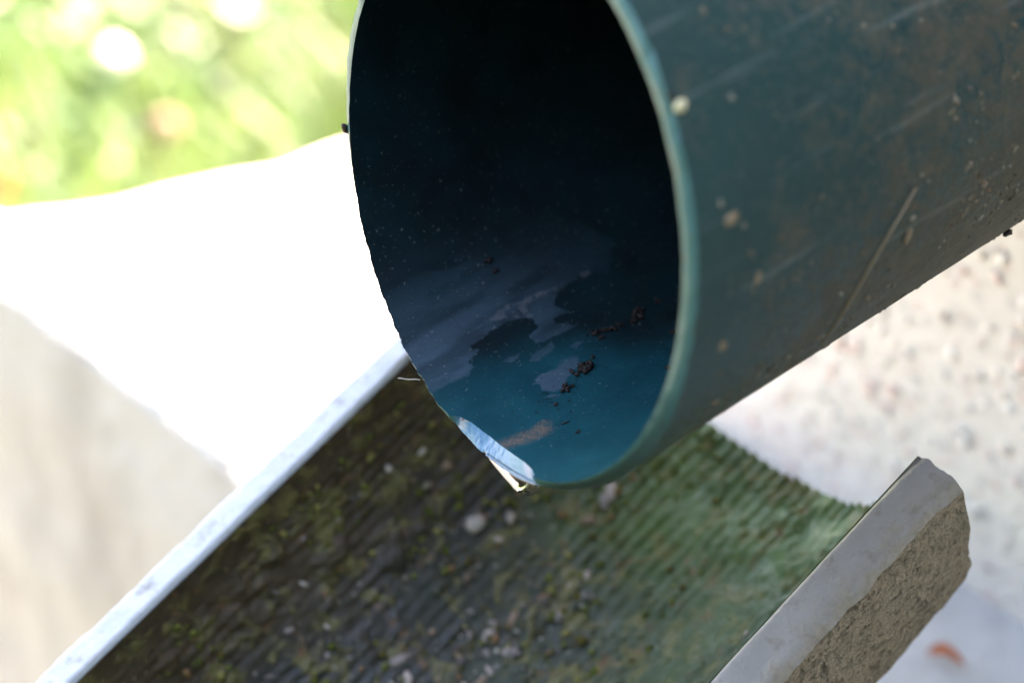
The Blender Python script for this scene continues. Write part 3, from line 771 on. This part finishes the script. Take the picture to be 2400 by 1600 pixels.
o = obj('dirt_crumb', blob((.0006, .0005, .0004), 33, .3), M_DIRT); o.matrix_world = pipe_frame(-.0024, 132.8, RO + .0003)
tag(o, 'small dark crumb touching the pale yellow seed', 'dirt')
o = obj('dirt_crumb', blob((.0011, .0006, .0006), 37, .25), M_DIRT); o.matrix_world = pipe_frame(-.0042, -77.5, RO - .0008, False, 1.4)
tag(o, 'black speck on the far left edge of the pipe rim', 'dirt')
M_TAN = plain('tan_cocoon', (0.22, 0.155, 0.095), .7, .3, 900, .3)
o = obj('cocoon', blob((.0015, .00055, .0005), 39, .2), M_TAN); o.matrix_world = pipe_frame(-.0425, 83.8, RO + .0003, False, 1.25)
tag(o, 'pale tan cocoon on the dusty pipe, right of the straw', 'cocoon')
for i, (s, d, r) in enumerate([(-.0048, 108.8, .0011), (-.0083, 95.1, .0008), (-.0013, 85.0, .0008), (-.0037, 67.1, .0007)]):
    o = obj('mud_spot', blob((r * 1.3, r * .8, r * .35), 50 + i, .45), M_TAN); o.matrix_world = pipe_frame(s, d, RO + r * .05, False, i)
    tag(o, ['largest tan mud spot, right of the rim at mid height', 'tan mud spot on the pipe side between the largest spot and the underside',
            'tan mud spot on the pipe beside the curve of the rim', 'lowest tan mud spot on the pipe underside near the rim'][i], 'mud', 'mud spots near the rim')
o = obj('dirt_crumb', blob((.0010, .0006, .0006), 61, .5), M_DIRT); o.matrix_world = pipe_frame(-.083, 52.0, RO + .0004)
tag(o, 'dark crumb hanging from the underside of the pipe at the right edge', 'dirt')
hp = [on_pipe(.0064, -20.5, RI + .0006) + Vector((.0, .0, 0)) + Vector((-.0010 * k * -.6, -.0011 * k, .00015 * math.sin(k * 1.4) - .0002 * k)) * .55 for k in range(7)]
o = obj('fibre', tube([p - hp[0] for p in hp], [.00007] * 6 + [.00003], 5), plain('pale_fibre', (.55, .5, .45), .5, .1)); o.location = hp[0]
tag(o, 'fine pale fibre sticking out from the left lip of the pipe', 'fibre')

# fallen leaf on the ledge by the wall
def leaf():
    n = 15; V = []; 
    for i in range(n):
        t = i / (n - 1); wd = .0042 * math.sin(math.pi * t ** .8) * (1 + .15 * math.sin(9 * t))
        for j in range(7):
            u = j / 3 - 1; V.append((.0085 * (t - .5), u * wd * .5, .0016 * u * u + .0014 * math.sin(4 * t) + .0012))
    me = mesh_np(V, grid_faces(n, 7)); so = obj('fallen_leaf', me, plain('orange_leaf', (0.50, 0.16, 0.07), .6, .3, 300))
    md = so.modifiers.new('s', 'SOLIDIFY'); md.thickness = .0003
    so.location = (0.0555, 0.0120, TZ + .001); so.rotation_euler = (0, 0, R_(118))
    tag(so, 'small orange fallen leaf on the grey ledge by the wall', 'leaf')
leaf()

# ------------------------------------------------------------------ lawn
def grass():
    r = np.random.default_rng(77)
    n = 110000
    x = np.where(r.random(n) < .75, r.uniform(-1.9, 1.2, n), r.uniform(-4, 4, n)); y = np.where(r.random(n) < .75, r.uniform(-2.6, -.42, n), r.uniform(-5, 4, n))
    keep = ~((x < .16) & (y > -.33)) & ~((x > .05) & (x < 1.77)); x, y = x[keep], y[keep]; n = len(x)
    a = r.uniform(0, 2 * np.pi, n); patch = fbm(P3(x * 5, y * 5), 3, 78)
    broad = patch > .12
    h = np.where(broad, r.uniform(.015, .05, n), r.uniform(.03, .085, n)); wd = np.where(broad, r.uniform(.006, .014, n), r.uniform(.0015, .0035, n))
    lean = r.uniform(.1, 1.0, n) * np.where(broad, 1.6, 1)
    dx, dy = np.cos(a), np.sin(a); px, py = -dy, dx
    b0 = np.stack([x - px * wd * .5, y - py * wd * .5, np.full(n, GZ)], -1); b1 = np.stack([x + px * wd * .5, y + py * wd * .5, np.full(n, GZ)], -1)
    mx, my = x + dx * h * lean * .4, y + dy * h * lean * .4
    m0 = np.stack([mx - px * wd * .6, my - py * wd * .6, GZ + h * .65], -1); m1 = np.stack([mx + px * wd * .6, my + py * wd * .6, GZ + h * .65], -1)
    tp = np.stack([x + dx * h * lean, y + dy * h * lean, GZ + h], -1)
    V = np.stack([b0, b1, m0, m1, tp], 1).reshape(-1, 3); k = 5 * np.arange(n)[:, None]
    F = np.concatenate([np.concatenate([k, k + 1, k + 3], 1), np.concatenate([k, k + 3, k + 2], 1), np.concatenate([k + 2, k + 3, k + 4], 1)])
    pal = np.array([(.10, .19, .07), (.125, .21, .08), (.15, .22, .085), (.09, .18, .085), (.13, .21, .11), (.155, .19, .12), (.10, .17, .075)])
    ci = (vn(P3(x * 9, y * 9), 79) * .5 + .5 + r.normal(0, .22, n)).clip(0, .999) * 7
    c = pal[ci.astype(int)] * r.uniform(.55, .95, (n, 1))
    o = obj('grass', mesh_np(V, F, False, np.repeat(c, 5, 0)), M_LEAF)
    tag(o, 'bright green sunlit grass and low leaves beyond the ledge', 'grass', kind='stuff')
grass()

M_GLINT2 = plain('pale_glint', (0.34, 0.40, 0.26), .6, .08); M_GLINT = plain('white_glint', (0.80, 0.80, 0.76), .6, .05); M_PINK = plain('pink_petal', (0.30, 0.185, 0.16), .6, .1)
M_ORANGE = plain('orange_petal', (0.34, 0.085, 0.02), .6, .1); M_STEM = plain('green_stem', (0.07, 0.13, 0.03), .6); M_BSTEM = plain('brown_stem', (0.10, 0.06, 0.045), .7)
def flower(x, y, rad, h, mat, stem, label, name='glint_flower', group='glint stand-ins and pale blooms in the lawn', cat='flower'):
    k = 1 - h / .8; x = CAM.x + (x - CAM.x) * k; y = CAM.y + (y - CAM.y) * k
    t = empty(name, loc=(x, y, GZ)); tag(t, label, cat, group)
    # head of many small florets around a ball
    r = np.random.default_rng(int((x * 31 + y * 17) * 1000) % 9999); n = 46
    k = np.arange(n) + .5; th = np.arccos(1 - 1.85 * k / n); az = math.pi * (1 + 5 ** .5) * k
    d = np.stack([np.sin(th) * np.cos(az), np.sin(th) * np.sin(az), np.cos(th)], -1)
    s = np.tile(np.array([.22, .22, .55]) * rad, (n, 1)) * r.uniform(.8, 1.2, (n, 1))
    obj('flower_head', lumps(d * rad * .6 + np.array([0, 0, h]), rand_frames(d, 2), s, None, .15, 3), mat, t)
    obj('stem', tube([(0, 0, 0), (.003, .001, h * .5), (0, 0, h - rad * .4)], [.0014, .0012, .001]), stem, t)
flower(-0.382, -1.032, .0088, .05, M_GLINT, M_STEM, 'largest and brightest white glint stand-in in the lawn, upper left')  # white and pale heads stand in for sun glints on leaves
flower(-0.295, -0.906, .006, .04, M_GLINT2, M_STEM, 'pale glint stand-in in the lawn just above the ledge edge')
flower(-0.264, -0.992, .0055, .04, M_GLINT2, M_STEM, 'pale glint stand-in in the lawn at the left border of the picture')
flower(-0.494, -0.911, .0065, .04, M_GLINT2, M_STEM, 'pale glint stand-in in the lawn right beside the pipe rim')
flower(-0.373, -1.083, .005, .04, M_GLINT2, M_STEM, 'faint pale glint stand-in in the lawn, topmost near the left corner')
flower(-0.262, -0.937, .0048, .04, M_GLINT2, M_STEM, 'faint pale glint stand-in in the lawn low at the left, above the orange bloom')
flower(-0.352, -0.927, .0085, .06, M_PINK, M_BSTEM, 'pale pink round bloom on a brown stem in the lawn', 'pink_flower')
flower(-0.222, -0.938, .0085, .04, M_ORANGE, M_STEM, 'orange bloom at the left border just above the ledge', 'orange_flower')

# ------------------------------------------------------------------ added unseen hedges that block sky light from the pipe mouth
def hedge(loc, rz, L, H, label):
    t = empty('blocker_hedge', loc=loc); t.rotation_euler.z = rz; tag(t, label, 'hedge', 'added unseen hedges that block sky light')
    r = np.random.default_rng(91); n = int(1100 * L * H); D = .9
    f = r.random(n); u = r.uniform(-L / 2, L / 2, n); z = r.uniform(0, H, n); dx = r.uniform(-D / 2, D / 2, n)
    front = f < .8; dx = np.where(front, -D / 2 + np.abs(r.normal(0, .10, n)), dx); z = np.where(front, z, H - np.abs(r.normal(0, .12, n)))
    dx = dx + .10 * fbm(P3(u * 1.5, z * 1.5), 3, 92); c = np.stack([dx, u, z], -1)
    nr = r.normal(size=(n, 3)) + np.array([-.8, 0, .6]); nr /= np.linalg.norm(nr, axis=1)[:, None]
    A = rand_frames(nr, 93); s = r.uniform(.03, .06, n)[:, None, None]
    q = np.array([(-1, 0, 0), (0, -.5, .1), (1, 0, 0), (0, .5, .1)])[None] * s
    V = np.einsum('nij,nkj->nki', A, q) + c[:, None]; F = (np.arange(n) * 4)[:, None] + np.arange(4)[None]
    pal = np.array([(.03, .06, .015), (.045, .085, .02), (.06, .10, .03)]); cl = pal[r.integers(0, 3, n)]
    obj('foliage', mesh_np(V.reshape(-1, 3), F, False, np.repeat(cl, 4, 0)), M_LEAF, t)
    for k in range(int(L)):
        y = -L / 2 + .5 + k; pts = [(0, y, 0), (.04, y + .05, .3 * H), (-.03, y - .04, .6 * H), (0, y, .85 * H)]
        obj('trunk', tube(pts, [.045, .038, .028, .012], 8), M_BSTEM, t)
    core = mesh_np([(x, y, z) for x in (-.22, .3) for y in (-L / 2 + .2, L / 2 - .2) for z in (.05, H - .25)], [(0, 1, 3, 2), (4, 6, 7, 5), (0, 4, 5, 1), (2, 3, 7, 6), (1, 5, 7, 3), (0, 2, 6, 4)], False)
    obj('hedge_core', core, plain('dark_core', (.02, .025, .012), .9, .4, 30), t)  # solid dark box inside the added light-blocking hedge
hedge((3.4, .2, GZ), 0, 7.0, 2.4, 'added unseen dark green hedge facing the house wall, blocks low sky light')
hedge((1.75, 1.85, GZ), R_(90), 3.0, 2.5, 'added unseen taller dark green hedge behind the viewer, blocks sky light from the side')
